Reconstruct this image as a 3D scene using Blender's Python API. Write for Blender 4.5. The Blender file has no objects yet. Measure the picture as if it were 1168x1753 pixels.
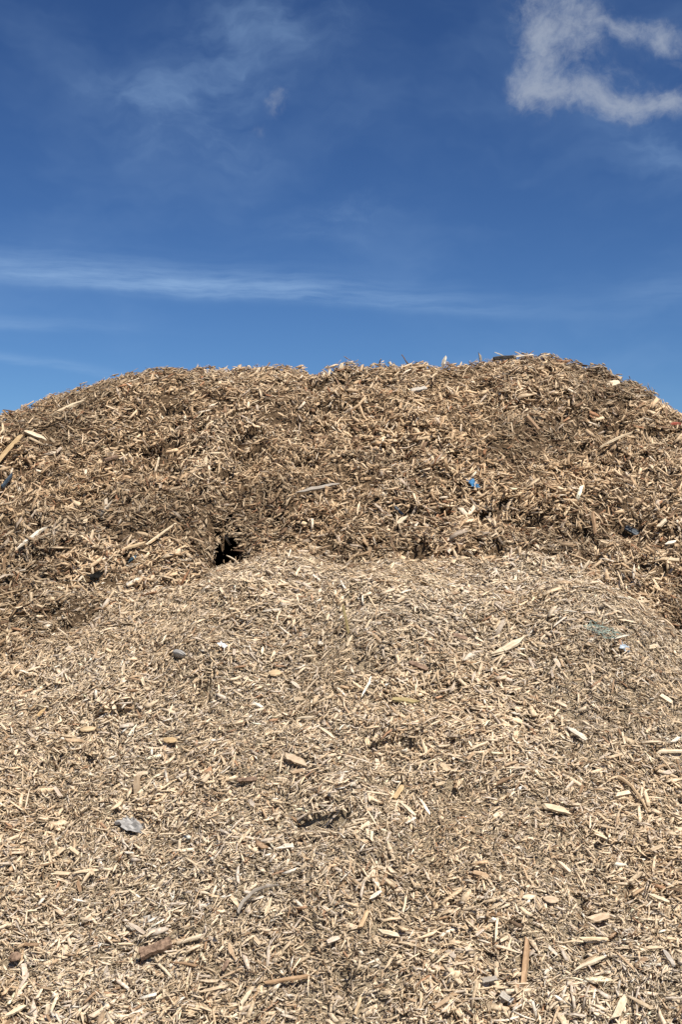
import bpy, math, random
import numpy as np
from mathutils import Vector, Matrix

# ------------------------------------------------------------------ camera, sky, sun, exposure
scene = bpy.context.scene
COL = scene.collection
EYE = 1.70
PITCH = 4.0
cam_data = bpy.data.cameras.new("camera")
cam_data.sensor_fit = 'VERTICAL'
cam_data.angle_y = math.radians(45.0)
cam_data.clip_start = 0.05
cam_data.clip_end = 5000.0
cam = bpy.data.objects.new("camera", cam_data)
cam.location = (0.0, 0.0, EYE)
cam.rotation_euler = (math.radians(90.0 + PITCH), 0.0, 0.0)
COL.objects.link(cam)
scene.camera = cam

SUN_EL = 55.0          # degrees above the horizon
SUN_AZ = 152.0         # compass from +Y towards +X: behind the camera, to its right
sun_data = bpy.data.lights.new("sun", 'SUN')
sun_data.energy = 5.0
sun_data.angle = math.radians(0.53)
sun_data.color = (1.0, 0.955, 0.88)
sun = bpy.data.objects.new("sun", sun_data)
sd = Vector((math.sin(math.radians(SUN_AZ)) * math.cos(math.radians(SUN_EL)),
             math.cos(math.radians(SUN_AZ)) * math.cos(math.radians(SUN_EL)),
             math.sin(math.radians(SUN_EL))))
sun.rotation_euler = sd.to_track_quat('Z', 'Y').to_euler()
sun.location = sd * 50
COL.objects.link(sun)

scene.view_settings.view_transform = 'Standard'
scene.view_settings.look = 'None'
scene.view_settings.exposure = 0.57
scene.view_settings.gamma = 1.0
scene.view_settings.use_curve_mapping = False
scene.cycles.use_denoising = False
scene.cycles.max_bounces = 8
scene.cycles.diffuse_bounces = 6

world = bpy.data.worlds.new("World")
scene.world = world
world.use_nodes = True
SKY_STRENGTH = 0.060
world.cycles.sampling_method = "NONE"


class Nodes:
    """tiny helper that builds math-node trees"""
    def __init__(self, tree):
        self.t = tree

    def node(self, kind, **kw):
        n = self.t.nodes.new(kind)
        for k, v in kw.items():
            setattr(n, k, v)
        return n

    def put(self, sock, v):
        if isinstance(v, bpy.types.NodeSocket):
            self.t.links.new(v, sock)
        else:
            sock.default_value = v

    def m(self, op, a, b=0.0, c=0.0, clamp=False):
        n = self.node('ShaderNodeMath', operation=op, use_clamp=clamp)
        self.put(n.inputs[0], a)
        self.put(n.inputs[1], b)
        self.put(n.inputs[2], c)
        return n.outputs[0]

    def noise(self, vec, scale, detail=5.0, rough=0.55, distortion=0.0, dims='3D'):
        n = self.node('ShaderNodeTexNoise', noise_dimensions=dims)
        self.put(n.inputs['Vector'], vec)
        n.inputs['Scale'].default_value = scale
        n.inputs['Detail'].default_value = detail
        n.inputs['Roughness'].default_value = rough
        n.inputs['Distortion'].default_value = distortion
        return n

    def ramp(self, v, lo, hi):
        n = self.node('ShaderNodeMapRange', interpolation_type='SMOOTHSTEP', clamp=True)
        self.put(n.inputs['Value'], v)
        n.inputs['From Min'].default_value = lo
        n.inputs['From Max'].default_value = hi
        return n.outputs['Result']

    def vec(self, x, y, z=0.0):
        n = self.node('ShaderNodeCombineXYZ')
        self.put(n.inputs[0], x)
        self.put(n.inputs[1], y)
        self.put(n.inputs[2], z)
        return n.outputs[0]

    def mixc(self, f, a, b, blend='MIX'):
        n = self.node('ShaderNodeMix', data_type='RGBA', blend_type=blend)
        self.put(n.inputs[0], f)
        self.put(n.inputs[6], a)
        self.put(n.inputs[7], b)
        return n.outputs[2]


def build_sky():
    nt = world.node_tree
    nt.nodes.clear()
    N = Nodes(nt)
    out = N.node('ShaderNodeOutputWorld')
    bg = N.node('ShaderNodeBackground')
    bg.inputs['Strength'].default_value = SKY_STRENGTH
    nt.links.new(bg.outputs[0], out.inputs[0])
    sky = N.node('ShaderNodeTexSky', sky_type='NISHITA')
    sky.sun_disc = False
    sky.sun_elevation = math.radians(SUN_EL)
    sky.sun_rotation = math.radians(SUN_AZ)
    sky.altitude = 2500.0
    sky.air_density = 1.6
    sky.dust_density = 0.3
    sky.ozone_density = 4.0
    deep = N.node('ShaderNodeGamma')          # clear, dry-air blue
    deep.inputs[1].default_value = 1.6
    nt.links.new(sky.outputs[0], deep.inputs[0])
    clear = N.mixc(1.0, deep.outputs[0], (0.262, 0.290, 0.324, 1.0), 'MULTIPLY')
    tc = N.node('ShaderNodeTexCoord')
    sep = N.node('ShaderNodeSeparateXYZ')
    nt.links.new(tc.outputs['Generated'], sep.inputs[0])
    X, Y, Z = sep.outputs
    az = N.m('MULTIPLY', N.m('ARCTAN2', X, Y), 57.29578)       # degrees, 0 = straight over the pile
    el = N.m('MULTIPLY', N.m('ARCSINE', Z), 57.29578)
    ae = N.vec(az, el)
    # wander of the outlines
    wob = N.noise(ae, 0.16, 4, 0.62)
    sepw = N.node('ShaderNodeSeparateXYZ')
    nt.links.new(wob.outputs['Color'], sepw.inputs[0])
    azw = N.m('ADD', az, N.m('MULTIPLY', N.m('SUBTRACT', sepw.outputs[0], 0.5), 4.0))
    elw = N.m('ADD', el, N.m('MULTIPLY', N.m('SUBTRACT', sepw.outputs[1], 0.5), 4.0))

    def blob(a0, e0, ra, re, rot=0.0, power=1.0):
        c, s = math.cos(math.radians(rot)), math.sin(math.radians(rot))
        da = N.m('SUBTRACT', azw, a0)
        de = N.m('SUBTRACT', elw, e0)
        p = N.m('ADD', N.m('MULTIPLY', da, c / ra), N.m('MULTIPLY', de, s / ra))
        q = N.m('ADD', N.m('MULTIPLY', da, -s / re), N.m('MULTIPLY', de, c / re))
        r2 = N.m('ADD', N.m('MULTIPLY', p, p), N.m('MULTIPLY', q, q))
        return N.m('MULTIPLY', N.m('EXPONENT', N.m('MULTIPLY', r2, -1.0)), power)

    def total(lst):
        t = lst[0]
        for b in lst[1:]:
            t = N.m('ADD', t, b)
        return t
    # small ragged cloud, bent like a C, up on the right
    cum = total([blob(9.7, 25.3, 1.5, 1.0, -25), blob(9.2, 23.9, 1.0, 1.4, 0), blob(10.1, 22.6, 1.6, 0.95, -20, 0.95),
                 blob(12.2, 22.1, 1.9, 0.80, -4), blob(14.6, 21.9, 1.8, 0.72, 2), blob(11.5, 25.2, 1.3, 0.9, -30, 0.85),
                 blob(13.4, 25.1, 1.4, 0.55, -12, 0.95), blob(15.0, 24.3, 1.0, 0.65, -40, 0.95), blob(11.0, 24.3, 1.1, 0.8, 30, 0.50), blob(12.3, 23.2, 1.6, 0.8, 0, 0.28),
                 blob(17.5, 21.6, 1.6, 0.8, -8, 0.8), blob(10.6, 27.2, 1.8, 1.3, 10, 0.9),
                 blob(-3.0, 22.3, 0.75, 0.60, 0, 0.66), blob(-4.3, 21.3, 0.6, 0.35, 0, 0.3)])
    puff = N.noise(N.vec(N.m('ADD', az, N.m('MULTIPLY', azw, 0.25)), N.m('ADD', el, N.m('MULTIPLY', elw, 0.25)), 2.2), 0.55, 7, 0.64)
    puff2 = N.noise(N.vec(azw, elw, 5.1), 2.8, 6, 0.70)
    pf = N.m('ADD', N.m('MULTIPLY', puff.outputs['Fac'], 0.62), N.m('MULTIPLY', puff2.outputs['Fac'], 0.38))
    cumd = N.ramp(N.m('ADD', cum, N.m('MULTIPLY', N.m('SUBTRACT', pf, 0.5), 3.1)), 0.10, 1.90)
    cumd = N.m('MULTIPLY', cumd, N.ramp(cum, 0.01, 0.55))
    # long drawn-out streaks of high cirrus, in layers
    def streak(a, b, w_up, w_down, a0, ra, power, bend=0.0):
        base = N.m('ADD', N.m('MULTIPLY', az, b), a)
        base = N.m('ADD', base, N.m('MULTIPLY', N.m('MULTIPLY', az, az), bend))
        off = N.m('SUBTRACT', N.m('ADD', N.m('MULTIPLY', el, 0.78), N.m('MULTIPLY', elw, 0.22)), base)
        de = N.m('MAXIMUM', N.m('MULTIPLY', off, 1.0 / w_up), N.m('MULTIPLY', off, -1.0 / w_down))
        da = N.m('DIVIDE', N.m('SUBTRACT', azw, a0), ra)
        r2 = N.m('ADD', N.m('MULTIPLY', de, de), N.m('MULTIPLY', da, da))
        return N.m('MULTIPLY', N.m('EXPONENT', N.m('MULTIPLY', r2, -1.0)), power)
    st = total([streak(13.72, -0.062, 0.85, 0.28, -3.0, 10.5, 0.72, -0.0020), streak(13.9, -0.045, 1.05, 0.40, -12.0, 10.0, 0.60),
                streak(12.2, 0.0, 0.45, 0.22, -15.5, 5.0, 0.45), streak(8.85, -0.115, 0.28, 0.14, -16.0, 6.5, 0.75),
                streak(13.3, 0.02, 0.9, 0.5, 16.5, 4.0, 0.30)])
    fib = N.noise(N.vec(N.m('ADD', N.m('MULTIPLY', az, 0.14), N.m('MULTIPLY', el, 0.10)), N.m('ADD', N.m('MULTIPLY', el, 1.2), N.m('MULTIPLY', elw, 0.3))), 1.0, 6, 0.66)
    stf = N.m('MULTIPLY', st, N.ramp(fib.outputs['Fac'], 0.20, 0.78))
    # broad thin veils everywhere, strongest in a few soft patches
    veil_n = N.noise(N.vec(N.m('MULTIPLY', azw, 0.085), N.m('MULTIPLY', elw, 0.20), 3.7), 1.0, 4, 0.58)
    veil = N.m('MULTIPLY', N.ramp(veil_n.outputs['Fac'], 0.40, 0.85), 0.17)
    patch = total([blob(-5.5, 23.5, 5.0, 1.6, 10, 0.8), blob(-7.5, 21.2, 3.5, 1.3, -15, 0.9), blob(-4.2, 25.8, 3.5, 1.0, 0, 0.8),
                   blob(14.5, 19.8, 3.2, 1.3, -35, 0.8), blob(0.0, 17.6, 3.5, 1.0, 12, 0.6)])
    pt = N.m('MULTIPLY', patch, N.m('MULTIPLY', N.ramp(N.noise(N.vec(N.m('MULTIPLY', azw, 0.30), N.m('MULTIPLY', elw, 0.62), 1.3), 1.0, 5, 0.6).outputs['Fac'], 0.30, 0.80), 0.30))
    up = N.ramp(el, 0.0, 6.0)
    thin = N.m('MULTIPLY', N.m('ADD', N.m('ADD', veil, pt), N.m('MULTIPLY', stf, 0.60)), up)
    col = N.mixc(thin, clear, CIRRUS)
    col = N.mixc(N.m('MULTIPLY', cumd, 0.80), col, CUMULUS)
    nt.links.new(col, bg.inputs['Color'])


# ------------------------------------------------------------------ the lie of the heap (metres)
def _hash(ix, iy, seed):
    h = (ix.astype(np.int64) * 374761393 + iy.astype(np.int64) * 668265263 + seed * 1274126177) & 0x7fffffff
    h = ((h ^ (h >> 13)) * 1274126177) & 0x7fffffff
    h = h ^ (h >> 16)
    return (h & 0xffff) / 65535.0


def vnoise(x, y, seed):
    x = np.asarray(x, float)
    y = np.asarray(y, float)
    ix, iy = np.floor(x), np.floor(y)
    fx, fy = x - ix, y - iy
    ux, uy = fx * fx * (3 - 2 * fx), fy * fy * (3 - 2 * fy)
    a, b = _hash(ix, iy, seed), _hash(ix + 1, iy, seed)
    c, d = _hash(ix, iy + 1, seed), _hash(ix + 1, iy + 1, seed)
    return (a * (1 - ux) + b * ux) * (1 - uy) + (c * (1 - ux) + d * ux) * uy * 1.0 - 0.5


def fbm(x, y, seed, octaves=4, gain=0.5):
    s, amp, f = 0.0, 1.0, 1.0
    for k in range(octaves):
        s = s + amp * vnoise(x * f + 17.3 * k, y * f - 9.1 * k, seed + k)
        amp *= gain
        f *= 2.03
    return s


def smin(a, b, k):
    h = np.clip(0.5 + 0.5 * (b - a) / k, 0, 1)
    return b * (1 - h) + a * h - k * h * (1 - h)


def smax(a, b, k):
    return -smin(-a, -b, k)


def softplus(d, w):
    return w * np.logaddexp(0.0, d / w)


CREST = np.array([(-7.50, -0.300), (-5.60, 0.700), (-4.20, 1.800), (-3.40, 2.460), (-2.75, 2.970), (-2.25,
                  3.286), (-1.80, 3.412), (-1.25, 3.506), (-0.95, 3.456), (-0.47, 3.526), (-0.35, 3.490), (-0.10, 3.420), (0.15,
                  3.466), (0.50, 3.545), (0.82, 3.480), (1.05, 3.520), (1.15, 3.534), (1.30, 3.580), (1.60, 3.567), (1.75,
                  3.529), (1.95, 3.500), (2.30, 3.352), (2.60, 3.072), (2.90, 2.780), (3.60, 2.270), (4.60, 1.370), (6.20,
                  0.120), (7.50, -0.580)])


def front_height(x, y, hollows=True):
    ax, ay, bx, by = 0.0, 7.42, 1.12, 7.34
    t = np.clip(((x - ax) * (bx - ax) + (y - ay) * (by - ay)) / ((bx - ax) ** 2 + (by - ay) ** 2), 0, 1)
    dx, dy = x - (ax + t * (bx - ax)), y - (ay + t * (by - ay))
    dx = np.where(dx > 0, dx * 1.45, dx * 0.64)
    d = np.sqrt(dx * dx + dy * dy)
    h = 1.905 + 0.035 * x - 0.70 * softplus(d - 0.58, 0.16)
    h = h + 0.16 * np.clip((-x - 1.15) / 0.65, 0, 1) - 1.4 * np.maximum(0.0, y - 7.5)
    h = h + 0.17 * fbm(x * 1.1 + 3, y * 1.1, 11, 3) + 0.10 * fbm(x * 2.9, y * 2.9, 21, 3)
    for (px, py, rx, ry, dep) in (FRONT_PITS if hollows else ()):
        h = h - dep * np.exp(-(((x - px) / rx) ** 2 + ((y - py) / ry) ** 2) ** 1.5)
    return h


def back_height(x, y, hollows=True):
    zc = np.interp(x, CREST[:, 0], CREST[:, 1])
    plane = 1.93 + 0.80 * (y - 7.42) + np.where(x > 0, 0.05, 0.06) * x
    rear = zc + 0.05 - 0.75 * (y - 10.9)
    top = zc + 0.10 * (y - 9.8)
    h = smin(smin(plane, top, 0.30), rear, 0.25)
    h = h + 0.16 * fbm(x * 1.3, y * 1.3 + 5, 31, 3) * np.clip((10.4 - y) / 2.0, 0.25, 1) + 0.13 * fbm(x * 3.0, y * 3.6, 41, 3)
    for (px, py, rx, ry, dep) in (BACK_PITS if hollows else ()):
        h = h - dep * np.exp(-(((x - px) / rx) ** 2 + ((y - py) / ry) ** 2) ** 1.5)
    return h


FRONT_PITS = [(0.187, 5.622, 0.078, 0.045, 0.195),
              (-0.058, 5.186, 0.077, 0.045, 0.225),
              (-1.065, 5.995, 0.093, 0.045, 0.135),
              (-1.321, 5.779, 0.026, 0.045, 0.135),
              (0.159, 6.04, 0.057, 0.045, 0.105),
              (0.478, 5.37, 0.041, 0.045, 0.105),
              (-0.678, 6.049, 0.04, 0.045, 0.105),
              (-1.141, 5.762, 0.033, 0.045, 0.09),
              (0.102, 6.052, 0.028, 0.045, 0.09),
              (0.303, 5.586, 0.036, 0.045, 0.12),
              (0.914, 4.854, 0.034, 0.045, 0.09),
              (-0.155, 5.191, 0.029, 0.045, 0.12),
              (1.33, 6.071, 0.029, 0.045, 0.12),
              (0.49, 5.635, 0.042, 0.045, 0.105),
              (0.013, 4.597, 0.021, 0.045, 0.075)]
BACK_PITS = [(-0.714, 7.631, 0.078, 0.229, 0.8),
             (-1.139, 7.13, 0.103, 0.045, 0.32),
             (-0.635, 8.565, 0.124, 0.146, 0.256),
             (-1.218, 8.996, 0.092, 0.056, 0.192),
             (-1.271, 8.653, 0.097, 0.068, 0.224),
             (-0.78, 8.259, 0.076, 0.055, 0.224),
             (1.935, 8.629, 0.102, 0.065, 0.288),
             (0.46, 7.431, 0.104, 0.045, 0.24),
             (1.199, 7.65, 0.16, 0.045, 0.224),
             (0.412, 7.828, 0.132, 0.086, 0.192),
             (1.77, 7.613, 0.114, 0.045, 0.192),
             (-0.775, 7.799, 0.037, 0.085, 0.32),
             (-1.082, 8.94, 0.053, 0.049, 0.192),
             (-1.194, 8.83, 0.066, 0.045, 0.208),
             (-0.997, 8.762, 0.061, 0.07, 0.192),
             (-1.353, 8.779, 0.052, 0.045, 0.192),
             (-1.028, 8.513, 0.046, 0.056, 0.192),
             (-1.13, 8.377, 0.066, 0.081, 0.192),
             (-0.64, 8.735, 0.068, 0.045, 0.208),
             (-0.787, 8.973, 0.053, 0.045, 0.16),
             (-1.425, 8.953, 0.04, 0.045, 0.16),
             (-1.519, 8.658, 0.043, 0.045, 0.16),
             (-0.492, 8.044, 0.042, 0.045, 0.16),
             (-0.977, 7.812, 0.033, 0.045, 0.16),
             (-0.428, 7.931, 0.049, 0.045, 0.16),
             (0.946, 7.799, 0.058, 0.045, 0.192),
             (0.698, 7.912, 0.053, 0.045, 0.16),
             (1.349, 7.579, 0.059, 0.045, 0.192),
             (0.936, 7.444, 0.04, 0.045, 0.16),
             (0.199, 7.51, 0.063, 0.045, 0.16),
             (-0.087, 7.631, 0.036, 0.045, 0.144),
             (1.678, 8.48, 0.049, 0.045, 0.16),
             (0.064, 8.444, 0.04, 0.067, 0.128),
             (-1.632, 7.012, 0.055, 0.045, 0.16),
             (-1.484, 6.942, 0.042, 0.045, 0.144),
             (-1.827, 7.005, 0.048, 0.045, 0.16),
             (-1.957, 7.885, 0.035, 0.045, 0.128),
             (1.886, 7.185, 0.05, 0.045, 0.16),
             (-1.927, 8.383, 0.084, 0.054, 0.16),
             (-1.401, 7.174, 0.096, 0.049, 0.16),
             (0.581, 7.859, 0.111, 0.045, 0.192),
             (-0.101, 8.848, 0.169, 0.056, 0.128),
             (1.132, 7.804, 0.104, 0.045, 0.16),
             (1.722, 7.204, 0.143, 0.048, 0.16),
             (-1.816, 7.43, 0.05, 0.045, 0.175),
             (-1.976, 7.379, 0.05, 0.045, 0.198),
             (-1.138, 8.49, 0.043, 0.045, 0.136),
             (-1.011, 8.886, 0.06, 0.045, 0.127),
             (-1.386, 8.74, 0.031, 0.045, 0.196),
             (-0.766, 8.316, 0.029, 0.045, 0.142),
             (-0.993, 8.507, 0.032, 0.06, 0.178),
             (0.899, 7.787, 0.026, 0.045, 0.118),
             (2.077, 8.153, 0.064, 0.107, 0.118),
             (2.131, 8.358, 0.038, 0.045, 0.18),
             (-1.245, 8.519, 0.065, 0.045, 0.151),
             (-1.383, 7.309, 0.036, 0.045, 0.116),
             (-0.891, 8.273, 0.027, 0.045, 0.191),
             (0.942, 7.781, 0.039, 0.045, 0.122),
             (1.094, 8.548, 0.033, 0.045, 0.206),
             (-1.19, 8.658, 0.06, 0.045, 0.201),
             (-1.872, 7.17, 0.035, 0.082, 0.172),
             (0.694, 7.868, 0.027, 0.045, 0.207),
             (-1.32, 7.53, 0.042, 0.045, 0.136),
             (-0.24, 9.26, 0.063, 0.045, 0.159),
             (-1.38, 8.658, 0.063, 0.05, 0.188),
             (-1.381, 8.875, 0.027, 0.045, 0.126),
             (-1.277, 7.014, 0.031, 0.045, 0.182),
             (0.871, 7.753, 0.05, 0.045, 0.191),
             (-1.228, 7.176, 0.035, 0.045, 0.121),
             (1.86, 8.334, 0.035, 0.045, 0.188),
             (1.978, 8.182, 0.035, 0.045, 0.18),
             (2.185, 8.502, 0.092, 0.082, 0.204),
             (1.96, 8.263, 0.018, 0.05, 0.136),
             (-0.792, 8.859, 0.046, 0.045, 0.146),
             (1.926, 8.148, 0.047, 0.045, 0.193),
             (-0.121, 8.705, 0.037, 0.045, 0.206),
             (-0.713, 8.34, 0.041, 0.045, 0.181),
             (-0.235, 8.383, 0.058, 0.047, 0.202),
             (1.899, 8.105, 0.045, 0.055, 0.115),
             (-0.953, 8.528, 0.03, 0.045, 0.129),
             (-1.645, 8.726, 0.03, 0.045, 0.125),
             (2.274, 8.403, 0.046, 0.045, 0.146),
             (0.466, 8.401, 0.031, 0.045, 0.112),
             (1.482, 7.577, 0.046, 0.045, 0.165),
             (-1.026, 8.867, 0.036, 0.045, 0.203),
             (2.141, 7.955, 0.045, 0.045, 0.174)]


def heap_height(x, y):
    return np.maximum(front_height(x, y), back_height(x, y))


def clump(x, y, front):
    lo = fbm(x * 5.5, y * 6.5, 61, 2)
    mid = fbm(x * 13.0, y * 16.0, 71, 2)
    return np.where(front, 0.036 * lo + 0.020 * mid, 0.080 * lo + 0.055 * mid)


CIRRUS = (4.1, 6.2, 9.2, 1.0)
CUMULUS = (4.3, 4.9, 6.0, 1.0)
build_sky()


# ------------------------------------------------------------------ materials
def wood_material(name, source):
    m = bpy.data.materials.new(name)
    m.use_nodes = True
    nt = m.node_tree
    nt.nodes.clear()
    N = Nodes(nt)
    out = N.node('ShaderNodeOutputMaterial')
    bs = N.node('ShaderNodeBsdfPrincipled')
    nt.links.new(bs.outputs[0], out.inputs[0])
    if source == 'attribute':
        a = N.node('ShaderNodeAttribute', attribute_name='tint')
        col = a.outputs['Color']
        geo = N.node('ShaderNodeNewGeometry')
        vec = geo.outputs['Position']
        n1 = N.noise(vec, 95.0, 3, 0.6)
        n2 = N.noise(vec, 420.0, 2, 0.6)
    else:
        a = N.node('ShaderNodeObjectInfo')
        col = a.outputs['Color']
        tc = N.node('ShaderNodeTexCoord')
        mp = N.node('ShaderNodeMapping')
        mp.inputs['Scale'].default_value = (6.0, 130.0, 130.0)
        rnd = N.vec(N.m('MULTIPLY', a.outputs['Random'], 40.0), N.m('MULTIPLY', a.outputs['Random'], 17.0), 0.0)
        nt.links.new(tc.outputs['Object'], mp.inputs['Vector'])
        nt.links.new(rnd, mp.inputs['Location'])
        n1 = N.noise(mp.outputs[0], 1.0, 5, 0.65)
        n2 = N.noise(tc.outputs['Object'], 60.0, 4, 0.65)
    f = N.m('ADD', N.m('MULTIPLY', n1.outputs['Fac'], 0.60), N.m('MULTIPLY', n2.outputs['Fac'], 0.40))
    shade = N.ramp(f, 0.30, 0.72)
    dark = N.mixc(1.0, col, (0.60, 0.52, 0.44, 1), 'MULTIPLY')
    lite = N.mixc(1.0, col, (1.12, 1.10, 1.06, 1), 'MULTIPLY')
    nt.links.new(N.mixc(shade, dark, lite), bs.inputs['Base Color'])
    bs.inputs['Roughness'].default_value = 0.72
    bs.inputs['Specular IOR Level'].default_value = 0.25
    if source != 'attribute':
        bp = N.node('ShaderNodeBump')
        bp.inputs['Strength'].default_value = 0.5
        bp.inputs['Distance'].default_value = 0.002
        nt.links.new(n1.outputs['Fac'], bp.inputs['Height'])
        nt.links.new(bp.outputs[0], bs.inputs['Normal'])
    return m


def plain_material(name, c1, c2, scale, rough, bump=0.0, spec=0.4, dist=0.004):
    m = bpy.data.materials.new(name)
    m.use_nodes = True
    nt = m.node_tree
    nt.nodes.clear()
    N = Nodes(nt)
    out = N.node('ShaderNodeOutputMaterial')
    bs = N.node('ShaderNodeBsdfPrincipled')
    nt.links.new(bs.outputs[0], out.inputs[0])
    tc = N.node('ShaderNodeTexCoord')
    n = N.noise(tc.outputs['Object'], scale, 7, 0.65)
    nt.links.new(N.mixc(N.ramp(n.outputs['Fac'], 0.3, 0.7), c1, c2), bs.inputs['Base Color'])
    bs.inputs['Roughness'].default_value = rough
    bs.inputs['Specular IOR Level'].default_value = spec
    if bump:
        bp = N.node('ShaderNodeBump')
        bp.inputs['Strength'].default_value = bump
        bp.inputs['Distance'].default_value = dist
        nt.links.new(n.outputs['Fac'], bp.inputs['Height'])
        nt.links.new(bp.outputs[0], bs.inputs['Normal'])
    return m


MAT_CHIPS = wood_material("shredded_wood", 'attribute')
MAT_WOOD = wood_material("split_wood", 'object')
MAT_CORE = plain_material("shade_dark_fines", (0.05, 0.032, 0.018, 1), (0.15, 0.10, 0.058, 1), 55.0, 0.95, 1.0, 0.1, 0.02)  # colour darkened to put deep shade into the gaps between chips
MAT_FINES = plain_material("pale_wood_fines", (0.16, 0.115, 0.07, 1), (0.40, 0.32, 0.215, 1), 70.0, 0.95, 1.0, 0.1, 0.02)
MAT_GROUND = plain_material("yard_dirt", (0.13, 0.105, 0.08, 1), (0.24, 0.20, 0.155, 1), 3.0, 0.95, 0.6, 0.2, 0.02)
MATS = {
    'wood': MAT_WOOD,
    'blue': plain_material("blue_plastic", (0.03, 0.12, 0.25, 1), (0.05, 0.19, 0.35, 1), 40.0, 0.6),
    'teal': plain_material("teal_paint", (0.025, 0.06, 0.09, 1), (0.05, 0.11, 0.15, 1), 60.0, 0.7),
    'navy': plain_material("navy_paint", (0.010, 0.022, 0.035, 1), (0.06, 0.075, 0.09, 1), 60.0, 0.85, 0.0, 0.1),
    'slate': plain_material("slate_grey_plastic", (0.06, 0.07, 0.08, 1), (0.13, 0.145, 0.155, 1), 50.0, 0.8, 0.0, 0.15),
    'shaded': plain_material("shaded_wood", (0.03, 0.028, 0.026, 1), (0.08, 0.07, 0.06, 1), 60.0, 0.9, 0.0, 0.1),  # shade of the skyline stick's underside, put into its dark colour
    'black': plain_material("matte_black", (0.008, 0.007, 0.006, 1), (0.018, 0.016, 0.014, 1), 30.0, 0.9, 0.0, 0.05),  # even near-black colour for one small crumpled sheet
    'paper': plain_material("white_paper", (0.62, 0.62, 0.60, 1), (0.80, 0.80, 0.79, 1), 30.0, 0.7),
    'paleblue': plain_material("pale_blue_film", (0.30, 0.35, 0.39, 1), (0.46, 0.50, 0.53, 1), 30.0, 0.4),
    'grey': plain_material("grey_film", (0.20, 0.185, 0.165, 1), (0.36, 0.34, 0.31, 1), 35.0, 0.6),
    'green': plain_material("grey_green_string", (0.20, 0.26, 0.21, 1), (0.34, 0.40, 0.33, 1), 60.0, 0.6),
    'red': plain_material("dull_red_paint", (0.22, 0.045, 0.025, 1), (0.33, 0.085, 0.05, 1), 50.0, 0.65, 0.4),
    'bark': plain_material("bark", (0.09, 0.055, 0.035, 1), (0.30, 0.20, 0.135, 1), 70.0, 0.85, 0.9, 0.2, 0.006),
}


def tag(o, label=None, cat=None, group=None, kind=None):
    if label:
        o['label'] = label
    if cat:
        o['category'] = cat
    if group:
        o['group'] = group
    if kind:
        o['kind'] = kind
    return o


def link(name, mesh, parent=None, mat=None):
    o = bpy.data.objects.new(name, mesh)
    COL.objects.link(o)
    if parent is not None:
        o.parent = parent
    if mat is not None:
        mesh.materials.append(mat)
    return o


def mesh_from_arrays(name, verts, loops, starts, tint=None):
    me = bpy.data.meshes.new(name)
    me.vertices.add(len(verts))
    me.vertices.foreach_set("co", np.ascontiguousarray(verts, dtype=np.float32).ravel())
    me.loops.add(len(loops))
    me.loops.foreach_set("vertex_index", np.ascontiguousarray(loops, dtype=np.int32))
    me.polygons.add(len(starts))
    me.polygons.foreach_set("loop_start", np.ascontiguousarray(starts, dtype=np.int32))
    me.update(calc_edges=True)
    if tint is not None:
        at = me.attributes.new("tint", 'FLOAT_COLOR', 'POINT')
        at.data.foreach_set("color", np.ascontiguousarray(tint, dtype=np.float32).ravel())
    return me


# ------------------------------------------------------------------ ground
gm = bpy.data.meshes.new("ground")
ring = [(1500 * math.cos(k * math.tau / 64), 1500 * math.sin(k * math.tau / 64), 0.0) for k in range(64)]
gm.from_pydata(ring, [], [list(range(64))])
tag(link("ground", gm, None, MAT_GROUND), kind='structure')

# ------------------------------------------------------------------ the two heaps: packed cores
def heap_root(x, y, label):
    o = bpy.data.objects.new("wood_chip_pile", None)
    o.empty_display_size = 0.3
    o.location = (x, y, 0.0)
    COL.objects.link(o)
    tag(o, label, "wood pile")
    return o


pile_front = heap_root(0.3, 6.0, "lower pale mound of dry shredded wood in the foreground, leaning on the taller pile")
pile_back = heap_root(0.0, 9.0, "tall brown pile of coarse shredded wood that rises to the skyline behind the pale mound")
BASE_F, BASE_B = np.array([0.3, 6.0, 0.0]), np.array([0.0, 9.0, 0.0])


def core(name, fn, x0, x1, y0, y1, step, front, parent, base):
    xs, ys = np.arange(x0, x1 + step, step), np.arange(y0, y1 + step, step)
    X, Y = np.meshgrid(xs, ys)
    Z = fn(X, Y)
    Z = Z - 0.8 * (fn(X, Y, False) - Z)          # hollows run on under the chips
    Z = Z + clump(X, Y, np.full(X.shape, front)) - 0.035
    Z = np.maximum(Z, -0.25)
    nx, ny = len(xs), len(ys)
    v = np.stack([X, Y, Z], -1).reshape(-1, 3) - base
    i = np.arange(nx * ny).reshape(ny, nx)
    q = np.stack([i[:-1, :-1], i[:-1, 1:], i[1:, 1:], i[1:, :-1]], -1).reshape(-1, 4)
    keep = (v[q][:, :, 2].max(1) > -0.24)
    if not front:        # the deepest hollow opens into the heap
        hx, hy, rx, ry, dep = BACK_PITS[0]
        c = v[q].mean(1) + base
        keep &= ((c[:, 0] - hx) / (1.0 * rx)) ** 2 + ((c[:, 1] - hy - 0.30 * ry) / (1.35 * ry)) ** 2 > 1
    q = q[keep]
    used = np.unique(q)
    remap = np.zeros(len(v), np.int64)
    remap[used] = np.arange(len(used))
    me = mesh_from_arrays(name, v[used], remap[q].ravel(), np.arange(0, 4 * len(q), 4))
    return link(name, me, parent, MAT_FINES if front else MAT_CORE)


core("packed_core", front_height, -4.4, 4.4, 3.0, 9.0, 0.04, True, pile_front, BASE_F)
core("packed_core", back_height, -7.2, 7.2, 4.6, 15.8, 0.05, False, pile_back, BASE_B)


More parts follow.
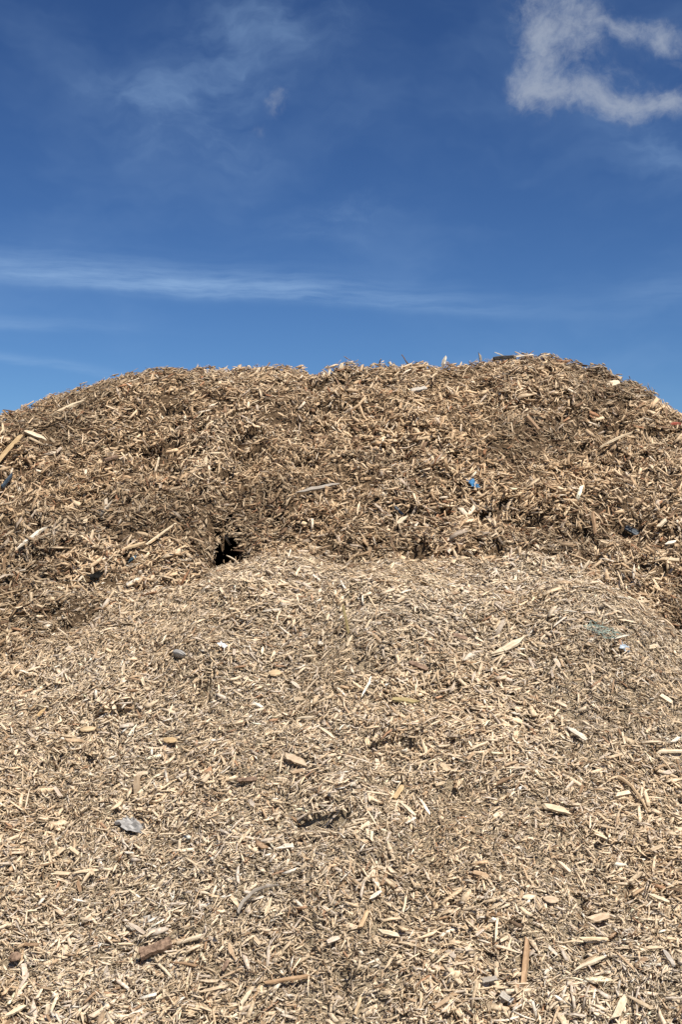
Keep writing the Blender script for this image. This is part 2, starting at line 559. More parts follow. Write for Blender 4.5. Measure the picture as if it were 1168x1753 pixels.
# name, shape, material, end, end, width, thickness, colour, roll, options, category, label
FINDS = [
    ('crumpled_sheet', 'scrap', 'blue', (0.826, 7.95, 2.47), (0.877, 7.896, 2.404), 0.0494, 0.0012, (0.1, 0.1, 0.1), 0.0, {}, 'plastic scrap', 'bright blue plastic scrap high on the right half of the brown pile'),
    ('painted_stick', 'board', 'navy', (-2.257, 8.176, 2.437), (-2.222, 8.3, 2.535), 0.024, 0.0195, (0.1, 0.1, 0.1), 0.0, {}, 'wood stick', 'dark blue painted stick at the left edge of the tall pile'),
    ('painted_chip', 'leaf', 'teal', (-1.299, 7.553, 1.922), (-1.248, 7.504, 1.953), 0.0313, 0.0094, (0.1, 0.1, 0.1), 0.0, {}, 'wood chip', 'small teal painted chip on the lower left of the brown pile'),
    ('crumpled_sheet', 'scrap', 'black', (-1.486, 7.271, 1.818), (-1.412, 7.331, 1.854), 0.0493, 0.0012, (0.1, 0.1, 0.1), 0.0, {}, 'plastic scrap', 'small black crumpled sheet on the lower left of the brown pile'),
    ('wood_splinter', 'splinter', 'wood', (-2.139, 8.98, 3.029), (-1.904, 9.055, 3.158), 0.0338, 0.0169, (0.61, 0.51, 0.36), 0.0, {}, 'wood splinter', 'long pale splinter rising to the right near the skyline at far left'),
    ('wood_splinter', 'splinter', 'wood', (-2.082, 8.649, 2.814), (-2.239, 8.681, 2.881), 0.0324, 0.0162, (0.63, 0.54, 0.4), 0.0, {}, 'wood splinter', 'cream splinter sloping down right below the long pale one at far left'),
    ('wood_stick', 'board', 'wood', (-2.335, 8.333, 2.618), (-2.248, 8.59, 2.835), 0.0387, 0.0194, (0.46, 0.34, 0.19), 0.0, {}, 'wood stick', 'thick ochre stick leaning at the left edge of the tall pile'),
    ('wood_block', 'board', 'wood', (-2.431, 8.804, 2.94), (-2.349, 8.794, 2.947), 0.0256, 0.0128, (0.32, 0.19, 0.115), 0.0, {}, 'wood block', 'small red-brown block near the skyline at the left edge'),
    ('wood_splinter', 'splinter', 'wood', (-1.999, 7.646, 2.012), (-1.878, 7.78, 2.139), 0.0289, 0.0144, (0.7, 0.65, 0.55), 0.0, {}, 'wood splinter', 'bright white splinter at the left edge halfway down the brown pile'),
    ('wood_stick', 'board', 'wood', (-2.055, 7.534, 1.794), (-2.054, 7.534, 1.947), 0.0214, 0.0107, (0.3, 0.2, 0.12), 0.0, {}, 'wood stick', 'upright brown stick at the far left edge above the pale mound'),
    ('wood_block', 'board', 'wood', (0.957, 7.286, 1.942), (1.039, 7.277, 1.952), 0.0212, 0.0106, (0.63, 0.54, 0.4), 0.0, {}, 'wood block', 'cream block just above the crest of the pale mound, right of centre'),
    ('wood_stick', 'board', 'wood', (1.805, 7.237, 1.937), (1.98, 7.227, 1.923), 0.0241, 0.012, (0.61, 0.51, 0.36), 0.0, {}, 'wood stick', 'long level pale stick at the right edge of the brown pile'),
    ('wood_splinter', 'splinter', 'wood', (0.786, 9.455, 3.477), (0.809, 9.455, 3.564), 0.0315, 0.0157, (0.7, 0.65, 0.55), 0.0, {}, 'wood splinter', 'white splinter standing upright on the skyline right of centre'),
    ('wood_splinter', 'splinter', 'wood', (-0.004, 9.322, 3.425), (0.009, 9.322, 3.492), 0.031, 0.0155, (0.63, 0.54, 0.4), 0.0, {}, 'wood splinter', 'short cream splinter standing on the skyline at the centre'),
    ('twig', 'twig', 'wood', (0.519, 9.452, 3.508), (0.47, 9.452, 3.582), 0.0112, 0.0112, (0.15, 0.1, 0.06), 0.0, {}, 'twig', 'thin dark twig poking above the skyline between the cream and white splinters'),
    ('wood_stick', 'board', 'shaded', (1.199, 9.58, 3.575), (1.346, 9.58, 3.588), 0.0279, 0.0272, (0.1, 0.1, 0.1), 0.0, {}, 'wood stick', 'dark shade-coloured stick jutting left from the highest hump of the skyline'),
    ('wood_splinter', 'splinter', 'wood', (1.314, 9.614, 3.586), (1.213, 9.614, 3.632), 0.0159, 0.008, (0.7, 0.65, 0.55), 0.0, {}, 'wood splinter', 'white sliver tilting above the dark stick on the highest hump'),
    ('wood_stick', 'board', 'wood', (1.408, 9.818, 3.635), (1.549, 9.818, 3.654), 0.0186, 0.0093, (0.7, 0.65, 0.55), 0.0, {}, 'wood stick', 'white stick lying level on top of the highest hump'),
    ('wood_block', 'board', 'wood', (1.096, 9.556, 3.551), (1.087, 9.556, 3.607), 0.0226, 0.0113, (0.33, 0.3, 0.26), 0.0, {}, 'wood block', 'stubby grey chip upright on the skyline left of the highest hump'),
    ('bark_flake', 'slab', 'wood', (0.517, 9.025, 3.227), (0.631, 9.059, 3.254), 0.0423, 0.0127, (0.46, 0.43, 0.38), 0.0, {}, 'bark flake', 'grey curled flake just below the skyline right of centre'),
    ('wood_splinter', 'splinter', 'wood', (-0.28, 7.975, 2.385), (-0.015, 8.028, 2.443), 0.0266, 0.0133, (0.33, 0.3, 0.26), 0.0, {'t1': 0.3}, 'wood splinter', 'long grey splinter pointing left near the middle of the brown pile'),
    ('wood_board', 'board', 'wood', (1.303, 8.572, 2.969), (1.377, 8.512, 2.866), 0.032, 0.016, (0.3, 0.2, 0.12), 0.0, {}, 'wood board', 'brown board sloping down right below the highest hump'),
    ('wood_chip', 'leaf', 'wood', (0.358, 7.637, 2.16), (0.404, 7.679, 2.21), 0.0318, 0.0096, (0.63, 0.54, 0.4), 0.0, {}, 'wood chip', 'cream leaf-shaped chip beside a slate strip in the lower middle of the brown pile'),
    ('plastic_strip', 'board', 'slate', (0.339, 7.863, 2.289), (0.398, 7.857, 2.229), 0.0223, 0.0111, (0.1, 0.1, 0.1), 0.0, {}, 'plastic strip', 'slate grey strip lying just above a cream chip low on the brown pile'),
    ('wood_block', 'board', 'wood', (-0.182, 7.563, 2.016), (-0.132, 7.547, 2.004), 0.022, 0.011, (0.63, 0.54, 0.4), 0.0, {}, 'wood block', 'small cream block right of the dark hollow above the pale mound'),
    ('plastic_strip', 'slab', 'slate', (1.769, 7.657, 2.143), (1.842, 7.633, 2.091), 0.0397, 0.0119, (0.1, 0.1, 0.1), 0.0, {}, 'plastic strip', 'dark slate slab near the right edge of the brown pile'),
    ('wood_splinter', 'splinter', 'wood', (1.932, 7.35, 2.021), (2.0, 7.367, 2.039), 0.0214, 0.0107, (0.7, 0.65, 0.55), 0.0, {}, 'wood splinter', 'white splinter near the right edge above the long level pale stick'),
    ('wood_block', 'board', 'wood', (1.908, 7.412, 2.129), (1.959, 7.426, 2.175), 0.0278, 0.0139, (0.63, 0.54, 0.4), 0.0, {}, 'wood block', 'cream block standing askew near the right edge beside the slate slab'),
    ('wood_board', 'board', 'wood', (1.551, 7.516, 2.099), (1.561, 7.645, 2.229), 0.0252, 0.0126, (0.3, 0.2, 0.12), 0.0, {}, 'wood board', 'upright brown board on the right of the brown pile left of the slate slab'),
    ('wood_board', 'board', 'wood', (-0.912, 8.278, 2.533), (-0.919, 8.335, 2.658), 0.0276, 0.0138, (0.61, 0.51, 0.36), 0.0, {}, 'wood board', 'upright pale board on the left of the brown pile below dark hollows'),
    ('wood_stick', 'board', 'wood', (-1.28, 8.453, 2.567), (-1.271, 8.572, 2.681), 0.0161, 0.008, (0.63, 0.54, 0.4), 0.0, {}, 'wood stick', 'thin cream stick leaning right, left of the upright pale board'),
    ('bark_flake', 'slab', 'bark', (-1.605, 8.323, 2.633), (-1.541, 8.401, 2.666), 0.0478, 0.0143, (0.15, 0.1, 0.06), 0.0, {}, 'bark flake', 'rounded dark bark flake on the upper left of the brown pile'),
    ('painted_board', 'board', 'red', (2.319, 8.575, 2.92), (2.475, 8.637, 2.916), 0.0322, 0.0161, (0.1, 0.1, 0.1), 0.0, {}, 'painted board', 'dull red painted board at the right end of the skyline'),
    ('wood_stick', 'board', 'wood', (-1.192, 7.55, 2.029), (-1.042, 7.776, 2.172), 0.0163, 0.0081, (0.61, 0.51, 0.36), 0.0, {}, 'wood stick', 'long thin pale stick rising right, left of the deepest dark hollow'),
    ('wood_splinter', 'splinter', 'wood', (-0.689, 7.44, 1.958), (-0.601, 7.44, 1.894), 0.0141, 0.007, (0.63, 0.54, 0.4), 0.0, {'bend': 0.06}, 'wood splinter', 'cream splinter hanging over the deepest dark hollow'),
    ('wood_board', 'board', 'wood', (-1.32, 7.569, 2.009), (-1.207, 7.597, 2.042), 0.0252, 0.0126, (0.52, 0.4, 0.25), 0.0, {}, 'wood board', 'tan board above the teal chip on the left of the brown pile'),
    ('wood_stick', 'splinter', 'wood', (1.767, 8.368, 2.73), (2.004, 8.458, 2.838), 0.0239, 0.0119, (0.61, 0.51, 0.36), 0.0, {}, 'wood splinter', 'pale splinter rising right under the dark hollows at upper right'),
    ('wood_chip', 'leaf', 'wood', (1.997, 9.217, 3.299), (2.118, 9.283, 3.337), 0.0481, 0.0144, (0.63, 0.54, 0.4), 0.0, {}, 'wood chip', 'broad cream chip on the right shoulder of the skyline'),
    ('wood_stick', 'board', 'wood', (0.038, 6.237, 1.526), (0.009, 6.237, 1.666), 0.0147, 0.0074, (0.34, 0.28, 0.14), 0.0, {}, 'wood stick', 'slim olive stick standing upright on top of the pale mound'),
    ('wood_block', 'board', 'wood', (0.029, 6.164, 1.464), (0.05, 6.219, 1.509), 0.0176, 0.0088, (0.63, 0.54, 0.4), 0.0, {}, 'wood block', 'cream block right below the upright olive stick on the pale mound'),
    ('paper_scrap', 'scrap', 'paper', (-0.611, 6.154, 1.482), (-0.565, 6.136, 1.462), 0.0288, 0.0012, (0.1, 0.1, 0.1), 0.0, {}, 'paper scrap', 'white paper scrap on the upper left of the pale mound'),
    ('pebble', 'disc', 'grey', (-0.837, 6.208, 1.428), (-0.773, 6.14, 1.422), 0.0353, 0.0408, (0.1, 0.1, 0.1), 0.0, {}, 'stone', 'flat grey stone on the upper left of the pale mound'),
    ('wood_slice', 'disc', 'wood', (-0.355, 6.092, 1.336), (-0.292, 6.095, 1.339), 0.057, 0.008, (0.52, 0.4, 0.25), 0.0, {}, 'wood slice', 'round tan slice of wood left of centre on the pale mound'),
    ('wood_chip', 'leaf', 'wood', (0.241, 5.834, 1.229), (0.35, 5.836, 1.216), 0.0334, 0.01, (0.34, 0.28, 0.14), 0.0, {}, 'wood chip', 'long olive brown chip right of centre on the pale mound'),
    ('bark_flake', 'slab', 'bark', (0.335, 6.051, 1.392), (0.419, 6.036, 1.356), 0.0283, 0.0085, (0.3, 0.2, 0.12), 0.0, {}, 'bark flake', 'brown bark flake sloping right, above the long olive chip'),
    ('wood_stick', 'splinter', 'wood', (0.096, 5.837, 1.237), (0.148, 5.941, 1.331), 0.0111, 0.0056, (0.7, 0.65, 0.55), 0.0, {}, 'wood splinter', 'thin white sliver standing steeply at the centre of the pale mound'),
    ('wood_splinter', 'splinter', 'wood', (-0.103, 5.648, 1.121), (-0.031, 5.595, 1.075), 0.0164, 0.0082, (0.63, 0.54, 0.4), 0.0, {}, 'wood splinter', 'cream splinter sloping down right above the middle hollow of the mound'),
    ('wood_block', 'board', 'wood', (-0.194, 5.767, 1.149), (-0.123, 5.722, 1.156), 0.0167, 0.0084, (0.63, 0.54, 0.4), 0.0, {}, 'wood block', 'level cream block above left of the cream splinter by the middle hollow'),
    ('wood_chip', 'leaf', 'wood', (-0.241, 5.477, 1.012), (-0.152, 5.427, 0.983), 0.0312, 0.0094, (0.5, 0.395, 0.28), 0.0, {}, 'wood chip', 'leaf-shaped pinkish tan chip sloping right at mid height of the mound'),
    ('wood_splinter', 'splinter', 'wood', (0.252, 5.247, 0.845), (0.308, 5.2, 0.802), 0.0174, 0.0087, (0.63, 0.54, 0.4), 0.0, {}, 'wood splinter', 'cream splinter sloping down right, right of the lower dark hollow'),
    ('wood_chip', 'leaf', 'wood', (0.226, 5.275, 0.86), (0.264, 5.339, 0.906), 0.0221, 0.0066, (0.46, 0.34, 0.19), 0.0, {}, 'wood chip', 'ochre leaf-shaped chip standing just above a cream splinter'),
    ('bark_flake', 'slab', 'bark', (-0.449, 5.434, 0.915), (-0.364, 5.414, 0.922), 0.0226, 0.0068, (0.32, 0.19, 0.115), 0.0, {}, 'bark flake', 'red-brown bark strip left of the lower dark hollow'),
    ('wood_block', 'board', 'wood', (-0.905, 5.549, 0.824), (-0.907, 5.549, 0.916), 0.0254, 0.0367, (0.5, 0.395, 0.28), 0.0, {}, 'wood block', 'upright pinkish brown block on the left of the pale mound'),
    ('film_scrap', 'scrap', 'grey', (-0.957, 5.425, 0.749), (-0.831, 5.346, 0.709), 0.0672, 0.0012, (0.1, 0.1, 0.1), 0.0, {}, 'film scrap', 'crumpled grey film scrap below the upright pinkish block'),
    ('wood_slice', 'disc', 'wood', (-1.241, 5.917, 1.08), (-1.16, 5.903, 1.087), 0.0369, 0.0052, (0.52, 0.4, 0.25), 0.0, {}, 'wood slice', 'oval tan slice at the left of the pale mound'),
    ('wood_slice', 'disc', 'wood', (-0.823, 5.771, 1.05), (-0.758, 5.771, 1.047), 0.036, 0.005, (0.46, 0.34, 0.19), 0.0, {}, 'wood slice', 'rounded ochre slice left of centre, right of the oval tan one'),
    ('wood_chip', 'leaf', 'wood', (-1.46, 5.997, 1.135), (-1.439, 6.033, 1.166), 0.02, 0.006, (0.62, 0.45, 0.24), 0.0, {}, 'wood chip', 'small bright orange-tan chip near the left edge of the pale mound'),
    ('wood_splinter', 'splinter', 'wood', (1.033, 5.688, 1.114), (1.097, 5.556, 1.069), 0.021, 0.0105, (0.7, 0.65, 0.55), 0.0, {}, 'wood splinter', 'broad white splinter sloping down right on the right of the mound'),
    ('wood_board', 'board', 'wood', (1.417, 5.553, 1.023), (1.532, 5.595, 1.018), 0.0209, 0.0104, (0.63, 0.54, 0.4), 0.0, {}, 'wood board', 'level cream board at the right edge of the pale mound'),
    ('wood_block', 'board', 'wood', (1.497, 5.637, 1.052), (1.536, 5.672, 1.071), 0.0188, 0.0094, (0.7, 0.65, 0.55), 0.0, {}, 'wood block', 'small white block above the level cream board at the right edge'),
    ('wood_stick', 'twig', 'wood', (1.202, 5.389, 0.931), (1.284, 5.241, 0.805), 0.0177, 0.0177, (0.48, 0.36, 0.23), 0.0, {'bend': 0.07}, 'branch', 'long curved tan branch sloping down at the right edge of the mound'),
    ('wood_chip', 'leaf', 'wood', (0.852, 5.225, 0.837), (0.948, 5.218, 0.811), 0.0326, 0.0098, (0.61, 0.51, 0.36), 0.0, {}, 'wood chip', 'large pale chip left of the curved tan branch'),
    ('wood_chip', 'leaf', 'wood', (0.79, 6.18, 1.432), (0.908, 6.226, 1.491), 0.0387, 0.0116, (0.63, 0.54, 0.4), 0.0, {}, 'wood chip', 'large cream leaf-shaped chip at upper right of the pale mound'),
    ('bark_flake', 'slab', 'bark', (0.567, 6.282, 1.513), (0.639, 6.285, 1.495), 0.0327, 0.0098, (0.32, 0.19, 0.115), 0.0, {}, 'bark flake', 'rusty bark flake left of the large cream leaf-shaped chip'),
    ('film_scrap', 'scrap', 'paleblue', (1.37, 6.083, 1.473), (1.416, 6.085, 1.445), 0.0443, 0.0012, (0.1, 0.1, 0.1), 0.0, {}, 'film scrap', 'pale blue film scrap at the upper right of the pale mound'),
    ('string_net', 'net', 'green', (1.245, 6.209, 1.567), (1.352, 6.063, 1.508), 0.0766, 0.003, (0.1, 0.1, 0.1), 0.0, {}, 'string net', 'tangled grey-green string beside the pale blue film scrap'),
    ('wood_splinter', 'splinter', 'wood', (1.326, 6.131, 1.494), (1.422, 6.131, 1.52), 0.0116, 0.0058, (0.7, 0.65, 0.55), 0.0, {}, 'wood splinter', 'thin white sliver between the green string and the pale blue film'),
    ('bark_piece', 'slab', 'bark', (-0.757, 4.775, 0.358), (-0.648, 4.816, 0.392), 0.0474, 0.0181, (0.3, 0.2, 0.12), 0.0, {}, 'bark slab', 'big brown bark slab at lower left, the largest dark piece'),
    ('bark_disc', 'disc', 'bark', (-1.252, 4.762, 0.349), (-1.209, 4.773, 0.357), 0.0421, 0.0113, (0.15, 0.1, 0.06), 0.0, {}, 'bark disc', 'round dark brown bark disc near the lower left corner'),
    ('wood_board', 'board', 'wood', (0.881, 4.658, 0.448), (0.988, 4.676, 0.443), 0.0155, 0.0078, (0.64, 0.53, 0.36), 0.0, {}, 'wood board', 'level cream board in the lower right of the mound'),
    ('wood_splinter', 'splinter', 'wood', (0.839, 4.563, 0.36), (0.954, 4.567, 0.41), 0.0152, 0.0076, (0.63, 0.54, 0.4), 0.0, {}, 'wood splinter', 'cream splinter rising right, just below the level board at lower right'),
    ('wood_board', 'board', 'wood', (0.649, 4.508, 0.319), (0.686, 4.651, 0.439), 0.0248, 0.0346, (0.45, 0.31, 0.19), 0.0, {}, 'wood board', 'tall brown board standing upright at lower right of centre'),
    ('wood_slice', 'disc', 'wood', (0.69, 4.788, 0.567), (0.738, 4.793, 0.57), 0.0249, 0.0035, (0.63, 0.54, 0.4), 0.0, {}, 'wood slice', 'small cream oval slice at lower right above the upright brown board'),
    ('wood_slice', 'disc', 'wood', (0.77, 4.785, 0.564), (0.829, 4.781, 0.558), 0.0348, 0.0049, (0.5, 0.395, 0.28), 0.0, {}, 'wood slice', 'pinkish round slice right of the small cream oval one'),
    ('wood_chip', 'leaf', 'wood', (0.951, 4.778, 0.483), (1.026, 4.814, 0.493), 0.0324, 0.0097, (0.5, 0.395, 0.28), 0.0, {}, 'wood chip', 'plump pinkish chip above the level cream board at lower right'),
    ('wood_chip', 'leaf', 'wood', (0.947, 4.376, 0.257), (0.997, 4.429, 0.312), 0.0256, 0.0077, (0.63, 0.54, 0.4), 0.0, {}, 'wood chip', 'broad cream chip standing at the lower right edge of the frame'),
    ('wood_stick', 'board', 'wood', (-0.274, 4.597, 0.307), (-0.118, 4.581, 0.338), 0.0172, 0.0086, (0.4, 0.27, 0.16), 0.0, {}, 'wood stick', 'long brown stick lying level at bottom centre'),
    ('wood_block', 'board', 'wood', (0.072, 4.725, 0.471), (0.1, 4.788, 0.515), 0.0198, 0.0099, (0.5, 0.36, 0.22), 0.0, {}, 'wood block', 'tan block standing askew at lower centre'),
    ('branch', 'twig', 'wood', (-0.398, 4.85, 0.495), (-0.241, 4.905, 0.584), 0.0183, 0.0183, (0.33, 0.3, 0.26), 0.0, {'bend': 0.2}, 'branch', 'crooked grey branch at lower left of centre'),
    ('bark_flake', 'slab', 'bark', (-0.435, 4.636, 0.339), (-0.416, 4.667, 0.368), 0.0155, 0.0046, (0.15, 0.1, 0.06), 0.0, {}, 'bark flake', 'narrow dark bark curl right of the big bark slab'),
    ('wood_stick', 'board', 'wood', (-0.6, 4.824, 0.395), (-0.529, 4.821, 0.419), 0.016, 0.008, (0.63, 0.54, 0.4), 0.0, {}, 'wood stick', 'cream stick pointing away from the right end of the big bark slab'),
    ('wood_stick', 'splinter', 'wood', (-0.642, 4.762, 0.334), (-0.49, 4.674, 0.334), 0.0111, 0.0056, (0.3, 0.2, 0.12), 0.0, {}, 'wood splinter', 'thin brown splinter lying level below the big bark slab'),
    ('wood_chip', 'slab', 'wood', (0.501, 4.483, 0.347), (0.554, 4.51, 0.351), 0.0234, 0.007, (0.33, 0.3, 0.26), 0.0, {}, 'wood chip', 'brownish grey flake left of the upright brown board'),
    ('wood_chip', 'slab', 'wood', (0.561, 4.439, 0.316), (0.598, 4.412, 0.301), 0.0253, 0.0076, (0.46, 0.43, 0.38), 0.0, {}, 'wood chip', 'light grey flake below left of the upright brown board'),
    ('wood_block', 'board', 'wood', (-0.359, 4.534, 0.252), (-0.331, 4.572, 0.285), 0.017, 0.0085, (0.63, 0.54, 0.4), 0.0, {}, 'wood block', 'cream block standing askew at bottom centre left'),
    ('wood_stick', 'board', 'wood', (0.049, 4.467, 0.239), (0.071, 4.511, 0.282), 0.0131, 0.0065, (0.52, 0.4, 0.25), 0.0, {}, 'wood stick', 'tan stick standing at the bottom edge right of the long brown stick'),
    ('wood_chip', 'leaf', 'wood', (0.145, 4.747, 0.452), (0.219, 4.727, 0.44), 0.0197, 0.0059, (0.63, 0.54, 0.4), 0.0, {}, 'wood chip', 'slim cream chip lying level right of the askew tan block'),
    ('wood_splinter', 'splinter', 'wood', (0.112, 4.845, 0.547), (0.154, 4.878, 0.57), 0.0138, 0.0069, (0.7, 0.65, 0.55), 0.0, {}, 'wood splinter', 'bright white splinter above the askew tan block at lower centre'),
    ('wood_splinter', 'splinter', 'wood', (1.171, 4.587, 0.43), (1.186, 4.504, 0.398), 0.017, 0.0085, (0.46, 0.43, 0.38), 0.0, {}, 'wood splinter', 'light grey splinter sloping down at the lower right edge'),
    ('wood_splinter', 'splinter', 'wood', (1.188, 4.872, 0.561), (1.259, 4.833, 0.539), 0.0138, 0.0069, (0.63, 0.54, 0.4), 0.0, {}, 'wood splinter', 'cream splinter sloping right near the right edge, above the pinkish chip'),
    ('wood_splinter', 'splinter', 'wood', (-1.2, 4.523, 0.213), (-1.143, 4.576, 0.233), 0.017, 0.0085, (0.61, 0.51, 0.36), 0.0, {}, 'wood splinter', 'pale splinter rising right in the lower left corner'),
]


DENS = 0.94

# ------------------------------------------------------------------ loose chips
rng = np.random.default_rng(7)


def macro_normal(x, y, front, hollows=True):
    e = 0.03
    def h(a, b):
        if front.all():
            return front_height(a, b, hollows)
        if not front.any():
            return back_height(a, b, hollows)
        return np.where(front, front_height(a, b, hollows), back_height(a, b, hollows))
    gx = (h(x + e, y) - h(x - e, y)) / (2 * e)
    gy = (h(x, y + e) - h(x, y - e)) / (2 * e)
    n = np.stack([-gx, -gy, np.ones_like(gx)], -1)
    s = np.linalg.norm(n, axis=1)
    return n / s[:, None], s


FRONT_TINTS = np.array([(.68, .565, .415), (.61, .492, .343), (.55, .472, .385), (.48, .355, .232), (.29, .195, .12), (.40, .25, .155), (.72, .66, .56), (.16, .11, .07)])
FRONT_P = np.array([.32, .34, .15, .09, .035, .015, .04, .01])
BACK_TINTS = np.array([(.61, .488, .338), (.52, .395, .258), (.42, .30, .185), (.42, .345, .27), (.20, .128, .077), (.33, .18, .10), (.68, .59, .47), (.09, .058, .035)])
BACK_P = np.array([.24, .31, .20, .06, .13, .03, .025, .015])


def pick_tints(n, front, x, y):
    out = np.empty((n, 3))
    patch = fbm(x * 2.2, y * 2.2, 91, 3)
    # the two heaps spill into each other along the join
    gap = front_height(x, y, False) - back_height(x, y, False)
    front = np.where(rng.random(n) < 0.55, gap + rng.normal(0, 0.12, n) > 0, front)
    for flag, T, P in ((True, FRONT_TINTS, FRONT_P), (False, BACK_TINTS, BACK_P)):
        m = front == flag
        out[m] = T[rng.choice(len(T), size=int(m.sum()), p=P / P.sum())]
    b = np.exp(rng.normal(0, 0.13, n))[:, None]
    warm = (patch * 0.5 + rng.normal(0, 0.05, n))[:, None]
    out = out * b * (1 + warm * np.array([-0.12, -0.22, -0.36]))
    # damp, darker stuff in uneven patches on the older heap; the drier one is bleached more evenly
    damp = np.clip((fbm(x * 1.5 + 4, y * 1.9, 95, 4) - 0.02) / 0.22, 0, 1)
    out = out * (1 - np.where(front, 0.10, 0.34) * damp)[:, None] * np.where(front, 1.0, 1.06)[:, None]
    return np.clip(out, 0.01, 0.82)


def spread(n_try, only):
    """scatter points over the heaps, thinner away from where the photographer looks"""
    x = rng.uniform(-4.3, 4.3, n_try)
    y = rng.uniform(3.05, 7.95, n_try) if only else rng.uniform(5.5, 10.75, n_try)
    out = np.abs(x) - 0.285 * y
    w = np.where(out < 0.2, 1.0, np.where(out < 1.0, 0.34, np.where(out < 1.8, 0.10, 0.0)))
    w = w * np.where(y < 4.0, 0.5, 1.0) * np.where(y > 10.1, 0.35, 1.0)
    k = rng.random(n_try) < w
    x, y, out = x[k], y[k], out[k]
    zf, zb = front_height(x, y), back_height(x, y)
    k = (np.maximum(zf, zb) > 0.0)
    x, y, out, zf, zb = x[k], y[k], out[k], zf[k], zb[k]
    front = zf + 0.075 * rng.normal(size=len(x)) + 0.24 * fbm(x * 4, y * 4, 57, 3) > zb
    k = front == only
    x, y, out, zf, zb, front = x[k], y[k], out[k], zf[k], zb[k], front[k]
    z = np.maximum(zf, zb)
    n, s = macro_normal(x, y, front)
    # matted chips bridge the upper half of each hollow, so that it reads as a dark gap
    roof = np.zeros(len(x), bool)
    for i, (px, py, rx, ry, dep) in enumerate(FRONT_PITS if only else BACK_PITS):
        share = 0.92 if (i == 0 and not only) else 0.5
        q = ((x - px) / (1.5 * rx)) ** 2 + ((y - py - 0.75 * ry) / (1.05 * ry)) ** 2
        roof |= (q < 1) & (y > py - 0.12 * ry + 0.25 * ry * np.sin(31 * x)) & (rng.random(len(x)) < share)
    if roof.any():
        fr = front[roof]
        z[roof] = front_height(x[roof], y[roof], False) if only else back_height(x[roof], y[roof], False)
        n[roof], s[roof] = macro_normal(x[roof], y[roof], fr, False)
        z[roof] = np.maximum(z[roof], zf[roof] if not only else zb[roof])
    k = rng.random(len(x)) < np.clip(s, 1, 3.0) / 3.0
    if not only:      # the deepest hollow is open inside
        px, py, rx, ry, dep = BACK_PITS[0]
        inside = ~roof & (((x - px) / rx) ** 2 + ((y - py) / ry) ** 2 < 1.3)
        k &= ~inside | (rng.random(len(x)) < 0.75)
    return x[k], y[k], z[k], front[k], n[k], out[k]


def frames(x, y, n, front, tilt, roll, spread_angle):
    cnt = len(x)
    e1 = np.stack([np.ones(cnt), np.zeros(cnt), -n[:, 0] / n[:, 2]], -1) if False else np.cross(np.tile([0, 1.0, 0], (cnt, 1)), n)
    e1 /= np.linalg.norm(e1, axis=1)[:, None]
    e2 = np.cross(n, e1)
    lean = np.where(front, -0.34, -0.1) * x + 2.4 * fbm(x * 1.7, y * 1.7, 81, 2)
    th = lean * 1.1 + 0.2 + rng.normal(0, 1, cnt) * spread_angle
    d0 = e1 * np.cos(th)[:, None] + e2 * np.sin(th)[:, None]
    w0 = np.cross(n, d0)
    t = rng.normal(0, 1, cnt) * tilt
    d = d0 * np.cos(t)[:, None] + n * np.sin(t)[:, None]
    n1 = np.cross(d, w0)
    r = rng.normal(0, 1, cnt) * roll
    w = w0 * np.cos(r)[:, None] + n1 * np.sin(r)[:, None]
    nn = np.cross(d, w)
    return d, w, nn


def chip_shapes(P, D, W, Nn, L, Wd, T, rings):
    """tapered, skewed splinters: 'rings' sections of four corners each"""
    c = len(P)
    sy = np.array([-1, 1, 1, -1.0])
    sz = np.array([-1, -1, 1, 1.0])
    V = np.empty((c, rings, 4, 3))
    kind = rng.random(c)
    end0 = np.where(kind < 0.28, rng.uniform(0.1, 0.5, c), rng.uniform(0.72, 1.08, c))
    end1 = np.where(kind < 0.9, rng.uniform(0.72, 1.08, c), rng.uniform(0.1, 0.5, c))
    skew0, skew1 = rng.normal(0, 0.8, c), rng.normal(0, 0.8, c)
    bend, wig = rng.normal(0, 0.045, c), rng.normal(0, 0.035, c)
    for r in range(rings):
        s = -1 + 2 * r / (rings - 1)
        if rings == 3 and r == 1:
            s = 0.0
            wr = np.ones(c)
            sk = np.zeros(c)
            zb, yb = bend * L, wig * L
        else:
            wr = end0 if s < 0 else end1
            sk = skew0 if s < 0 else skew1
            zb, yb = np.zeros(c), np.zeros(c)
        a = s * L / 2
        xx = a[:, None] + sy[None] * (Wd * sk * 0.5)[:, None] * (1 if s else 0) + rng.normal(0, 0.03, (c, 4)) * L[:, None]
        yy = sy[None] * (Wd / 2 * wr)[:, None] * rng.uniform(0.8, 1.1, (c, 4)) + yb[:, None]
        zz = sz[None] * (T / 2)[:, None] * rng.uniform(0.6, 1.2, (c, 4)) * (0.4 + 0.6 * wr)[:, None] + zb[:, None]
        V[:, r] = P[:, None] + xx[..., None] * D[:, None] + yy[..., None] * W[:, None] + zz[..., None] * Nn[:, None]
    q = [(3, 2, 1, 0)]
    for r in range(rings - 1):
        b = 4 * r
        for k in range(4):
            q.append((b + k, b + (k + 1) % 4, b + 4 + (k + 1) % 4, b + 4 + k))
    e = 4 * (rings - 1)
    q.append((e, e + 1, e + 2, e + 3))
    q = np.array(q)
    F = (np.arange(c) * 4 * rings)[:, None, None] + q[None]
    return V.reshape(-1, 3), F.reshape(-1, 4)


